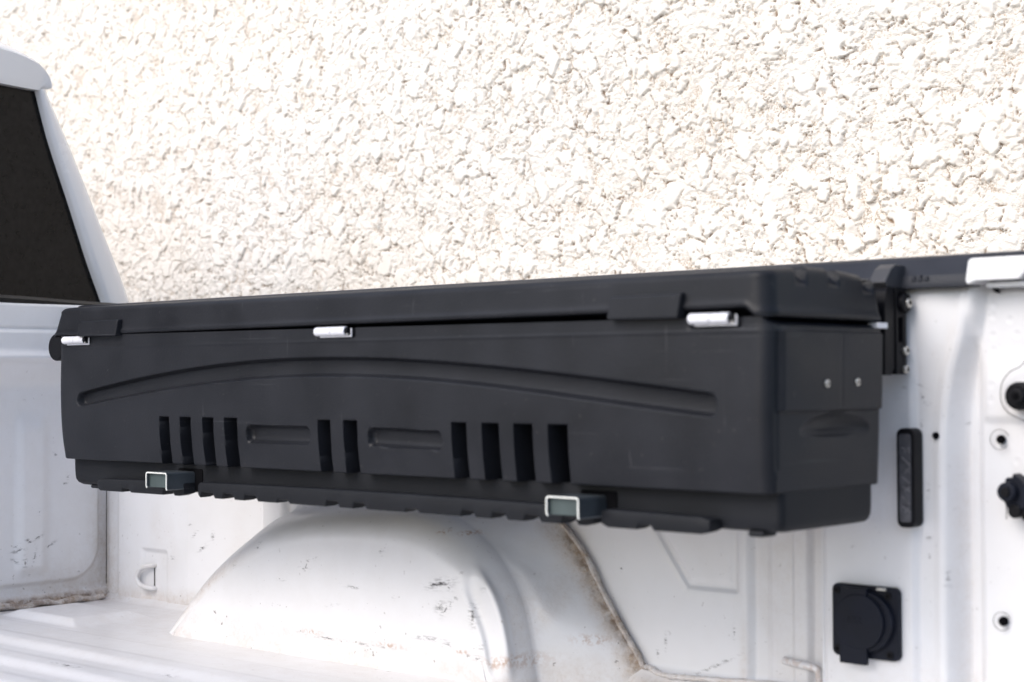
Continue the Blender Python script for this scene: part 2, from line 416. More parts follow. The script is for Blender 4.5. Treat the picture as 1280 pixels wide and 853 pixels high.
SLOTS = [(-1.155, -1.130), (-1.101, -1.074), (-1.043, -1.017), (-.9885, -.9585), (-.772, -.7465), (-.717, -.6895),
         (-.5025, -.4755), (-.4465, -.4175), (-.390, -.3595), (-.3312, -.3005)]
HINGES = [(-1.424, -1.358), (-.7715, -.7035), (-.1070, -.0470)]
ARCH_X = np.array([-1.3844, -1.32, -1.2655, -1.1129, -.9519, -.7684, -.6341, -.4507, -.3122, -.1852, -.0715])
ARCH_T = np.array([-.0840, -.0745, -.0672, -.0470, -.0355, -.0315, -.0338, -.0437, -.0562, -.0699, -.0818])
ARCH_B = np.array([-.1082, -.1012, -.0940, -.0772, -.0649, -.0605, -.0630, -.0726, -.0868, -.1008, -.1108])
pf_t = np.polyfit(ARCH_X, ARCH_T, 5); pf_b = np.polyfit(ARCH_X, ARCH_B, 5)

def front_depth(x, z):
    """how far the front face is pressed inward at x, z"""
    d = np.zeros_like(x)
    for a, b in SLOTS:
        e = .0022
        m = sst(a - e * .4, a + e, x) * (1 - sst(b - e, b + e * .4, x)) * (1 - sst(-.1252, -.1212, z))
        d = np.maximum(d, .085 * m)
    # long bow-shaped groove with round ends
    zt, zb = np.polyval(pf_t, x), np.polyval(pf_b, x); zc = (zt + zb) / 2; hw = (zt - zb) / 2
    xa, xb = -1.386 + .011, -.0695 - .014
    ex = np.maximum(np.maximum(xa - x, x - xb), 0) / .013
    q = np.hypot(np.clip((z - zc) / hw, -3, 3), ex)
    bowl = (1 - sst(.62, 1.06, q)) * (1 - .15 * np.clip(q, 0, 1) ** 2)
    lip = np.exp(-((q - 1.14) / .15) ** 2) * .0011
    slope = 1 - .35 * np.clip((z - zc) / hw, -1, 1)
    d = np.maximum(d, .0135 * bowl) - lip
    for a, b, t0, t1, s in ((-.938, -.791, -.1325, -.1580, .0), (-.668, -.522, -.1325, -.1585, -.02)):
        zz = (t0 + t1) / 2 + s * (x - (a + b) / 2) * 1.0; hh = (t0 - t1) / 2
        ex = np.maximum(np.maximum(a + .010 - x, x - b + .008), 0) / .0095
        q = np.hypot((z - zz) / hh, ex)
        d = np.maximum(d, .012 * np.where(q < 1, np.sqrt(np.clip(1 - q ** 3.2, 0, 1)), 0))
        d -= np.exp(-((q - 1.06) / .10) ** 2) * .0007
    # pockets for the hinges along the top edge
    for a, b in HINGES:
        m = sst(a - .004, a - .002, x) * (1 - sst(b + .006, b + .008, x)) * sst(-.0062, -.0042, z)
        d = np.maximum(d, .013 * m)
    d -= .0008 * np.exp(-((z + .0105) / .0015) ** 2)     # thin moulded line under the rim
    return d
def end_push(y, z):
    """outward relief on the right end"""
    e = np.zeros_like(y)
    pan = sst(.019, .023, y) * (1 - sst(-.0045, -.002, z)) * sst(-.1055, -.102, z - .10 * 0)
    dip = np.clip(1 - ((y - .145) / .085) ** 2, 0, 1)
    e += .0060 * pan - .003 * np.exp(-((y - .012) / .006) ** 2) * (z > -.17)
    q = np.hypot((y - .145) / .080, (z + .1275 - .006 * dip) / .0155)
    e -= .0105 * np.where(q < 1, (1 - q ** 2) ** .9, 0) * np.where(z > -.1265, 1., .9)
    e -= .0006 * np.exp(-((y - .150) / .0012) ** 2) * (z > -.10)
    return e

def side_fracs():
    xs = list(np.arange(BX0 + .02, BX1 - .015, .0045))
    for a, b in SLOTS + HINGES + [(-1.386, -1.372), (-.084, -.069), (-.938, -.928), (-.801, -.791), (-.668, -.658), (-.532, -.522)]:
        for c in (a, b):
            xs += [c - .003, c - .0018, c - .0009, c, c + .0009, c + .0018, c + .003]
    r = .017; us = sorted((x - BX0 - r) / (BX1 - BX0 - 2 * r) for x in xs)
    us = [0.] + [u for u in us if 1e-4 < u < 1 - 1e-4] + [1.]
    out = [us[0]]
    for u in us[1:]:
        if u - out[-1] > 3e-4: out.append(u)
    out[-1] = 1.
    return out
US = side_fracs()
VE = list(np.linspace(0, 1, 90))

def body():
    zt = 0.006
    zs = np.concatenate([[zt - .0003], np.linspace(zt - .002, -.008, 9), np.linspace(-.0095, -.119, 100), np.linspace(-.1205, -.1265, 8), np.linspace(-.129, -.184, 28), np.linspace(-.186, -.1962, 8)])
    rows = []
    def row(z, ins, r=.017, zoff=0., feat=True):
        t = np.clip(-z / .196, 0, 1)
        tap = .0045 * t ** 2.2
        x, y, nx, ny, s = ring(BX0 + tap + ins, BX1 - .0033 * t - ins, BY0 + ins, BY1 - tap - ins, r, US, VE)
        belly = -.0022 * math.sin(PI * min(1, t * 1.05)) + .0055 * t ** 6
        Z = np.full(x.shape, z)
        fr = (s == 0)
        if feat:
            d = np.where(fr, front_depth(x, Z) , 0)
            y = y + d
            x = x + np.where(s == 2, end_push(y, Z), 0) 
        y = y + np.where((s == 0) | (s == 1) | (s == 7), belly, 0)
        # the rim climbs slightly towards the left
        lift = (.0075 * np.clip(-x / 1.4, 0, 1)) * np.clip((z + .02) / .026, 0, 1)
        drop = -.0100 * sst(-.014, .0, x) * np.clip((z + .02) / .026, 0, 1)
        rows.append(np.stack([x, y, Z + zoff + lift + drop], -1))
    row(zt, .006)
    row(zt, .0015, zoff=0.0)
    for z in zs: row(float(z), 0.)
    row(-.1975, .0018); row(-.1978, .02, feat=False)
    P = np.array(rows)[::-1]
    return grid("body", P, PLASTIC, tb, wrap=True, caps=True, smooth=60)
bd = body()

def base():
    x0, x1, y0, y1 = BX0 + .006, BX1 - .0030, .026, .236
    us = np.linspace(0, 1, 120); ve = np.linspace(0, 1, 30); rows = []
    prof = [(-.1966, 0), (-.2005, 0), (-.215, .0002), (-.226, .0006), (-.233, .0014), (-.2385, .004), (-.2420, .009), (-.2435, .018), (-.2440, .05)]
    for z, ins in prof:
        x, y, nx, ny, s = ring(x0 + ins * 1.6, x1 - ins * .55, y0 + ins * .8, y1 - ins * .8, .010, us, ve)
        rows.append(np.stack([x, y, np.full(x.shape, z)], -1))
    P = np.array(rows)[::-1]
    b = grid("base", P, PLASTIC2, tb, wrap=True, caps=True, smooth=60)
    # small bead where body and base meet at the near corner
    return b
bs = base()

def strip(x0, x1, notches, zt0=-.2275):
    """rib strip running under the front edge with notches along its lower side"""
    xs = set(np.linspace(x0, x1, max(8, int((x1 - x0) / .01))).tolist())
    for a, b, dp in notches:
        for q in (a - .001, a, a + .003, b - .006, b - .001, b): xs.add(q)
    xs = sorted(q for q in xs if x0 <= q <= x1)
    rows = []
    for x in xs:
        bow = 1 - ((x + .70) / .66) ** 2
        zt = -.2285 + .0070 * max(bow, -.1)
        zb = -.2475 + .0008 * bow
        up_ = 0
        for a, b, dp in notches:
            if a - 1e-6 <= x <= b + 1e-6:
                up_ = max(up_, dp * min(1, (x - a) / .003, (b - x) / .006 + .0))
        up_ = max(0, up_); zb += up_
        e = min(1, (x - x0) / .004, (x1 - x) / .004); i = (1 - max(e, 0)) * .003
        yf = .0 + i; r = .0022
        prof = [(.030, zt - i), (yf + .006, zt - i + .0003), (yf + r, zt - i), (yf + r * .3, zt - r * .4 - i), (yf, zt - r - i), (yf, zb + r + i), (yf + r * .3, zb + r * .3 + i), (yf + r, zb + i), (.020, zb + i + .0005), (.030, zb + i + .003)]
        rows.append([(x, y, z) for y, z in prof])
    return grid("notched_strip", np.array(rows), PLASTIC2, bs, wrap=True, caps=True, smooth=50, flip=True)
strip(-1.3345, -1.0960, [(-1.262, -1.236, .006), (-1.150, -1.118, .007)])
strip(-1.060, -.2620, [(-1.0512, -1.015, .0085), (-.9972, -.9659, .0085), (-.9447, -.9105, .0085), (-.8677, -.8367, .005),
                       (-.7588, -.7279, .0085), (-.7009, -.671, .0085), (-.5953, -.5656, .005), (-.4885, -.4605, .0085), (-.4333, -.4034, .0085), (-.3758, -.3454, .0085), (-.312, -.284, .0085)])
strip(-.2487, -.0867, [(-.1928, -.1661, .0065)])
# little feet at the ends of the base
box("foot", -.052, -.030, .030, .06, -.2495, -.2420, PLASTIC2, bs, .003)
box("foot", -1.400, -1.372, .032, .06, -.2480, -.2420, PLASTIC2, bs, .003)

def lid():
    def ztop(y): return np.interp(y, [0, .012, .03, .09, .145, .18, .22, .245, .262], [.0605, .0612, .0630, .0668, .0665, .0645, .0610, .0570, .0510])
    us = np.array(sorted(set(np.linspace(0, 1, 150).tolist() + np.linspace(.955, 1, 26).tolist()))); ve = np.linspace(0, 1, 110)
    rows = []
    X0, X1, Y0, Y1 = -1.4690, .0, -.003, .265
    def row(t, ins, r, mode):
        # t: 0 at the lower lip .. 1 at the top edge
        x0 = X0 + .015 * min(t, 1) ** 1.0 + ins; x1 = X1 - .003 * min(t, 1) - ins
        y0 = Y0 + .003 * min(t, 1) + ins; y1 = Y1 - .006 * min(t, 1) - ins
        x, y, nx, ny, s = ring(x0, x1, y0, y1, r, us, ve)
        low = np.where(s == 0, .0152, .0068)
        low = np.where((s == 0), .0146 + .0030 * np.clip((x + 1.25) / 1.2, 0, 1) - .0100 * sst(-.032, -.016, x), low)
        low = np.where((s >= 5), .0130, low); low = np.where(s == 4, .006, low)
        if mode == 0:
            zt = ztop(np.clip(y, 0, .262)) - .010
            z = low + (zt - low) * t
        else:
            z = ztop(np.clip(y, 0, .262)) - mode
        # lip bead round the lower edge
        if mode == 0:
            bead = .0016 * math.exp(-((t - .10) / .09) ** 2)
            x = x + nx * bead; y = y + ny * bead
        # three drain grooves across the end of the lid
        if mode != 0 or t > .45:
            for yc in (.0735, .1455, .2245):
                g_ = sst(yc - .0125, yc - .0095, y) * (1 - sst(yc + .0095, yc + .0125, y)) * (s == 2)
                zl = ztop(yc)
                k = np.clip((z - (zl - .0210)) / .0210, 0, 1)
                x = x - g_ * k * .026
            # same grooves run on over the top
            g2 = np.zeros_like(x)
            if mode != 0 and ins > .006:
                for yc in (.0735, .1455, .2245):
                    g2 = np.maximum(g2, (1 - sst(.010, .0125, np.abs(y - yc))) * (x > -.06))
                z = z - g2 * .003
        rows.append(np.stack([x, y, z], -1))
    row(-.05, .012, .006, 0); row(-.03, .003, .010, 0); row(0, .0004, .018, 0)
    for t in (.03, .06, .09, .12, .16, .22, .30, .4, .5, .6, .7, .78, .85, .92, 1.0): row(t, 0, .022, 0)
    for a in (15, 30, 45, 60, 75, 90):
        A = math.radians(a); row(1, .010 * (1 - math.cos(A)), .020, .010 * (1 - math.sin(A)) + 1e-5)
    for ins in (.013, .017, .022, .03, .045, .065, .09, .115): row(1, ins, .010, 1e-5)
    return grid("lid", np.array(rows), PLASTIC, tb, wrap=True, caps=True, smooth=60)
ld = lid()

def tab(x0, x1, z0, z1):
    bm = bmesh.new()
    poly = [(x0 - .002, z0), (x1 - .003, z0 - .001), (x1 + .0015, z1), (x0 + .0015, z1 - .001)]
    b2 = bmesh.new(); lo = []; hi = []
    for (x, z) in poly:
        hi.append(b2.verts.new((x, -.0135 if z < .02 else -.0110, z))); lo.append(b2.verts.new((x, .006, z + (.0 if z < .02 else .0015))))
    b2.faces.new(hi); b2.faces.new(lo[::-1])
    for i in range(4): b2.faces.new((hi[i], lo[i], lo[(i + 1) % 4], hi[(i + 1) % 4]))
    bmesh.ops.recalc_face_normals(b2, faces=b2.faces)
    bmesh.ops.bevel(b2, geom=b2.edges[:], offset=.0026, segments=3, affect='EDGES', profile=.5)
    merge(bm, b2)
    return from_bm("lid_catch", bm, PLASTIC, ld)
tab(-.2245, -.1165, .0073, .0362); tab(-1.370, -1.2575, .0105, .0362)

def hinge(a, b):
    zc = .0050; yc = -.0035; mid = (a + b) / 2; r = .0066
    bm = bmesh.new()
    add_box(bm, a + .004, b + .004, yc + .002, yc + .0045, zc - .0085, zc + .004, .0006)
    h = from_bm("hinge", bm, ALU, tb)
    for p, q in ((a, mid - .0006), (mid + .0006, b - .004)):
        cyl("knuckle", ((p + q) / 2, yc, zc), (1, 0, 0), r, q - p, ALU, h, .0008)
    cyl("hinge_pin", (b - .0012, yc + .0008, zc), (1, 0, 0), r * .88, .006, BLACK, h, .0005)
    cyl("pin_end", (b + .0020, yc - .0035, zc - .0048), (1, 0, 0), .0016, .0025, SCREW, h, .0003, 12)
for a, b in HINGES: hinge(a, b)

def channel(x0, x1, z0, z1, yf, yb):
    t = .0019; r = .0045
    # inverted U sheet with rounded shoulders
    def arc(cx, cz, rad, a0, a1, n=5): return [(cx + rad * math.cos(math.radians(a0 + (a1 - a0) * k / n)), cz + rad * math.sin(math.radians(a0 + (a1 - a0) * k / n))) for k in range(n + 1)]
    outer = [(x0 + .003, z0 + .0002)] + arc(x0 + r, z0 + r, r, 250, 180, 3) + arc(x0 + r, z1 - r, r, 180, 90) + arc(x1 - r, z1 - r, r, 90, 0) + arc(x1 + r * .6, z0 + r * .4, r * .6, 180, 235, 3)
    inner = arc(x1 + r * .6, z0 + r * .4, r * .6 + t, 235, 180, 3) + arc(x1 - r, z1 - r, r - t, 0, 90) + arc(x0 + r, z1 - r, r - t, 90, 180) + arc(x0 + r, z0 + r, r - t, 180, 250, 3) + [(x0 + .0035, z0 + t)]
    c = prism("mounting_channel", outer + inner, 'Y', yf + .0008, yb, ZINC, tb)
    prism("channel_web", [(x0 + t * .9, z0 + .002), (x1 - t * .9, z0 + .002), (x1 - t * .9, z1 - t * .9), (x0 + t * .9, z1 - t * .9)], 'Y', yf + .0060, yf + .0085, PLATE, c)
    prism("cut_edge", outer + inner, 'Y', yf, yf + .0009, CUT, c)
    return c
channel(-.3113, -.2582, -.2350, -.2098, -.030, .20)
channel(-1.1520, -1.0971, -.2345, -.2088, -.030, .20)
# flat dark panels on the base that paint the shadow round the channels
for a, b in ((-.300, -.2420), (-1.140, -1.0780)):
    bm = bmesh.new(); add_prism(bm, rrect(a, b, -.2400, -.2045, .004, 4), 'Y', .0245, .030); from_bm("channel_shadow", bm, DARKHOLE, bs)

# rivets on the end
for y, z in ((.1145, -.0715), (.1840, -.0700)):
    rv = cyl("rivet", (.0052, y, z), (1, 0, 0), .0048, .0042, SCREW, bd, .0012, 20)
    cyl("rivet_core", (.0076, y, z), (1, 0, 0), .0016, .0012, DARKHOLE, rv, .0002, 12)
# round knob on the hidden left end
cyl("knob", (-1.462, .014, -.006), (0, 1, 0), .0235, .022, BLACK, bd, .003)
box("striker_plate", -.012, .0035, .238, .262, -.0035, .0035, ALU, bd, .0008)

# ---- bracket that hooks the box to the rail
bk = empty("swing_bracket", (-.02, .30, -.06), "black metal bracket with round screws linking the box end to the rail of the bed", "bracket")
prism("side_arm", [(.274, -.062), (.292, -.062), (.300, -.052), (.3005, .040), (.297, .050), (.286, .051), (.279, .044), (.2755, .030)], 'X', -.040, -.008, BLACK, bk, .0015)
def plate_with_slots():
    # front plate: two uprights with rungs, leaving long openings
    bm = bmesh.new()
    add_box(bm, -.022, -.006, .3005, .306, -.061, .050, .001)
    add_box(bm, -.022, -.006, .318, .327, -.061, .050, .001)
    add_box(bm, -.040, -.024, .300, .322, -.059, .048, .001)
    for z0, z1 in ((-.061, -.020), (.012, .024), (.044, .050)): add_box(bm, -.021, -.0065, .304, .320, z0, z1, .001)
    return from_bm("arm_plate", bm, BLACK, bk)
pl = plate_with_slots()
prism("hook_arm", [(.290, .048), (.280, .056), (.296, .074), (.308, .080), (.330, .0795), (.362, .0715), (.366, .064), (.346, .062), (.330, .062), (.322, .050), (.312, .030), (.300, .030)], 'X', -.034, -.010, HOOKM, bk, .002)
cyl("pivot_boss", (-.006, .319, .030), (1, 0, 0), .0125, .012, BLACK, bk, .002)
for y, z, r in ((.3225, .0305, .0066), (.3225, -.0305, .0062), (.3225, -.0545, .0056)):
    sc = cyl("screw", (-.001 if z > 0 else -.005, y, z), (1, 0, 0), r, .006, SCREW, bk, .0015, 20)
    cyl("screw_socket", (.0022 if z > 0 else -.0018, y, z), (1, 0, 0), r * .42, .0009, DARKHOLE, sc, 0, 6)

# ================================================================== PICKUP TRUCK
tk = empty("pickup_truck", (-.9, -.41, -1.32), "white pickup truck seen from inside its scratched open bed, with dark rear cab window", "pickup truck")
FZ = -.520
BKX = -1.93

# ---- bed floor: ridges run lengthwise
def bed_floor():
    ys = np.linspace(-1.24, .43, 560); xs = np.concatenate([np.linspace(BKX - .02, -.3, 330), np.linspace(-.29, .20, 60)])
    X, Y = np.meshgrid(xs, ys, indexing='ij')
    z = np.full(X.shape, FZ)
    per = .115
    ph = (Y - .045) / per
    f = ph - np.floor(ph)
    ridge = sst(.05, .38, f) * (1 - sst(.55, .92, f))
    m = (1 - sst(.03, .06, Y)) * sst(BKX + .06, BKX + .16, X) * (Y > -1.12)
    z += .007 * ridge * m
    # shallow step along the front edge of the flat strip and the pressed pad in the corner
    z += .004 * (1 - sst(.100, .118, Y)) * sst(BKX + .03, BKX + .10, X)
    pad = np.minimum(np.minimum(sst(BKX + .06, BKX + .10, X), 1 - sst(-1.66, -1.60, X)), np.minimum(sst(.135, .165, Y), 1 - sst(.285, .32, Y)))
    z += .012 * pad
    # fillet up into the side panel
    z += .012 * sst(.40, .43, Y)
    dirt = np.exp(-(X - BKX) / .035) * 1.0 * (sst(.0, .25, np.abs(Y + 2))) 
    dirt = np.maximum(dirt * .8, .75 * np.exp(-np.hypot((X - BKX) / .09, (Y - .42) / .07)))
    dirt = np.maximum(dirt, .30 * sst(.11, .20, Y) * (.6 + .5 * fbm(X * 9, Y * 9, 3, 4)) * (X < -1.3))
    dirt = np.maximum(dirt, .12 + .12 * fbm(X * 3, Y * 20, 3, 9))
    dirt = np.maximum(dirt, .55 * np.exp(-((Y - .42) / .03) ** 2) * (X > -.6))
    dirt = np.maximum(dirt, .40 * np.exp(-np.hypot((X + .56) / .12, (Y - .33) / .07)))
    rust = .9 * np.exp(-np.hypot((X + .60) / .03, (Y - .30) / .02))
    speck = .35 + .6 * sst(.05, .25, Y) * (X > -.9)
    scuff = np.zeros_like(X)
    for px, py, L1, W1 in ((-1.22, -.13, .035, .006), (-1.05, -.06, .02, .004), (-.62, .31, .012, .006), (-.57, .33, .012, .005), (-.65, .28, .01, .005)):
        scuff = np.maximum(scuff, 1.0 * np.exp(-(((X - px) / L1) ** 2 + ((Y - py) / W1) ** 2)))
    return grid("bed_floor", np.stack([X, Y, z], -1), WHITE, tk, attrs={"dirt": dirt, "rust": rust, "speck": speck, "scuff": scuff}, smooth=60, flip=True)
bed_floor()

# ---- front panel of the bed (towards the cab)
def front_panel():
    ys = np.concatenate([np.linspace(-1.24, -.05, 160, endpoint=False), np.linspace(-.05, .432, 250)])
    zs = np.linspace(FZ - .02, .092, 300)
    Y, Z = np.meshgrid(ys, zs, indexing='ij')
    x = np.full(Y.shape, BKX)
    # profile of the header: flat fascia, groove line, rounded lip, set-back field
    x += .028 * sst(-.085, -.020, Z)                       # header stands proud of the ribbed field
    x += .010 * np.exp(-((Z + .016) / .010) ** 2)          # rolled lip
    x -= .006 * sst(.038, .043, Z)
    x -= .006 * np.exp(-((Z - .040) / .004) ** 2)
    x -= .010 * sst(.088, .094, Z)
    # vertical ribs below
    zone = .75 * (1 - sst(-.175, -.115, Z)) * sst(FZ + .055, FZ + .085, Z)
    rib = np.zeros_like(Y)
    per = .155
    f = (Y - .205) / per; f = f - np.floor(f)
    rib = sst(-.02, .14, f) * (1 - sst(.36, .56, f))
    x += .013 * rib * zone * (Y < .34)
    # pressed border with a round lower corner near the side panel
    q = np.hypot(np.maximum(Y - (.405 - .07), 0), np.maximum((FZ + .045 + .07) - Z, 0))
    edge = np.where(Y > .335, np.where(Z < FZ + .115, q - .07, Y - .405), (FZ + .045) - Z)
    x -= .008 * sst(-.006, .006, edge) * (Z < -.08)
    # kick flange at the foot
    x += .018 * (1 - sst(FZ + .004, FZ + .030, Z))
    dirt = .95 * (1 - sst(FZ + .010, FZ + .034 + .006 * vnoise(Y * 30, Z * 3, 4), Z))
    dirt = np.maximum(dirt, .75 * np.exp(-(Z - FZ) / .06) * (.35 + .65 * sst(.1, .42, Y)))
    dirt = np.maximum(dirt, .55 * sst(.35, .43, Y) * (1 - sst(-.42, -.2, Z)))
    dirt = np.maximum(dirt, .06)
    scuff = np.zeros_like(Y)
    rr = random.Random(3)
    # located black scuffs of the photograph (y, z, length, width, angle)
    marks = [(.254, -.380, .012, .0035, .35), (.213, -.405, .013, .003, .25), (.2850, -.400, .015, .003, .45), (.235, -.388, .012, .003, -.6), (.225, -.43, .004, .012, 0),
             (.247, -.418, .003, .012, -.2), (.206, -.425, .008, .003, -.6), (.330, -.262, .003, .006, 0), (.322, -.276, .006, .002, 0), (.300, -.155 - .06, .006, .002, -.7), (.210, -.395, .006, .002, .6), (.240, -.455, .003, .003, 0), (.230, -.104, .004, .0015, -.5), (.257, -.330, .003, .004, 0)]
    for py, pz, L1, W1, an in marks:
        u = (Y - py) * math.cos(an) + (Z - pz) * math.sin(an); v = -(Y - py) * math.sin(an) + (Z - pz) * math.cos(an)
        scuff = np.maximum(scuff, np.exp(-((u / L1) ** 2 + (v / W1) ** 2)))
    speck = .25 + .5 * (1 - sst(FZ + .05, FZ + .2, Z))
    return grid("front_panel", np.stack([x, Y, Z], -1), WHITE, tk, attrs={"dirt": dirt, "scuff": scuff, "speck": speck}, smooth=60)
front_panel()
tube("dirt_ledge", [(BKX + .020 + .004 * math.sin(i * .9), -1.2 + i * .0165, FZ + .006 + .003 * math.sin(i * 1.3)) for i in range(98)], [.0075 + .003 * random.random() for _ in range(98)], WHITE, tk, 10, {"dirt": .85}, jitter=.35, flat=.7)
# dark vertical joint between the two panels
box("panel_joint", BKX + .004, BKX + .0065, .4190, .4204, FZ + .03, .03, SEAL, tk, .0004)

# ---- side panel
def side_panel():
    xs = np.concatenate([np.linspace(BKX - .01, -1.35, 200, endpoint=False), np.linspace(-1.35, -.62, 70, endpoint=False), np.linspace(-.62, -.12, 240)])
    zs = np.linspace(FZ - .02, .06, 250)
    X, Z = np.meshgrid(xs, zs, indexing='ij')
    y = np.full(X.shape, .42)
    y += .060 * sst(-1.652, -1.640, X) * np.clip((X + 1.646) / .176, 0, 1)
    y -= .042 * sst(-1.478, -1.430, X) 
    y += .014 * sst(-1.385, -1.365, X)
    y -= .032 * sst(-1.30, -1.1, X) + .037 * sst(-.95, -.80, X)
    y += .006 * (1 - sst(BKX + .035, BKX + .05, X))
    # pressing round the left tie-down
    ti = sst(-1.806, -1.794, X) * (1 - sst(-1.722, -1.710, X)) * (1 - sst(-.416, -.404, Z))
    y += .006 * ti * sst(FZ + .006, FZ + .016, Z)
    # trapezoid pressing
    xl = np.interp(Z, [-.3705, -.298, 0.], [-.3963, -.4497, -.66])
    ins = np.minimum(np.minimum(X - xl, -.310 - X), Z + .3705)
    y += .0055 * sst(-.004, .004, ins) - .0028 * sst(.007, .016, ins)
    y += .0010 * np.exp(-((ins + .004) / .004) ** 2)
    # vertical flutes before the post
    y += .010 * sst(-.296, -.282, X) - .004 * sst(-.266, -.252, X)
    y -= .006 * sst(-.220, -.214, X) - .010 * sst(-.196, -.186, X)
    y -= .030 * (1 - sst(FZ, FZ + .042, Z)) ** 2 * sst(-.56, -.45, X)
    
    dirt = .45 * (1 - sst(FZ + .01, FZ + .05, Z)) * (X < -1.4)
    dirt = np.maximum(dirt, .40 * np.exp(-(X - BKX) / .03) * (1 - sst(-.42, -.15, Z)) + .35 * np.exp(-np.hypot((X - BKX) / .10, (Z - FZ) / .06)))
    dirt = np.maximum(dirt, .6 * (1 - sst(FZ + .004, FZ + .022, Z)) * (X > -.6))
    dirt = np.maximum(dirt, .14 * sst(-.02, .4, fbm(X * 7, Z * 4, 3, 2)))
    dirt = np.maximum(dirt, .30 * np.exp(-((X + .298) / .008) ** 2) * (1 - sst(-.48, -.36, Z)))
    scuff = np.zeros_like(X)
    marks = [(-1.697, -.4205, .006, .003, 0), (-1.70, -.395, .002, .004, 0), (-1.612, -.395, .012, .003, .7), (-1.63, -.37, .01, .002, .9), (-1.59, -.372, .003, .008, 0), (-1.64, -.35, .004, .002, .3),
             (-.437, -.455, .002, .010, 0), (-.452, -.471, .002, .006, .2), (-.345, -.478, .040, .0016, .45), (-.315, -.43, .002, .010, 0), (-.520, -.352, .002, .003, 0), (-.43, -.44, .002, .002, 0)]
    for px, pz, L1, W1, an in marks:
        u = (X - px) * math.cos(an) + (Z - pz) * math.sin(an); v = -(X - px) * math.sin(an) + (Z - pz) * math.cos(an)
        scuff = np.maximum(scuff, np.exp(-((u / L1) ** 2 + (v / W1) ** 2)))
    speck = .3 + .4 * (1 - sst(-.47, -.35, Z))
    return grid("side_panel", np.stack([X, y, Z], -1), WHITE, tk, attrs={"dirt": dirt, "scuff": scuff, "speck": speck}, smooth=60, flip=True)
side_panel()

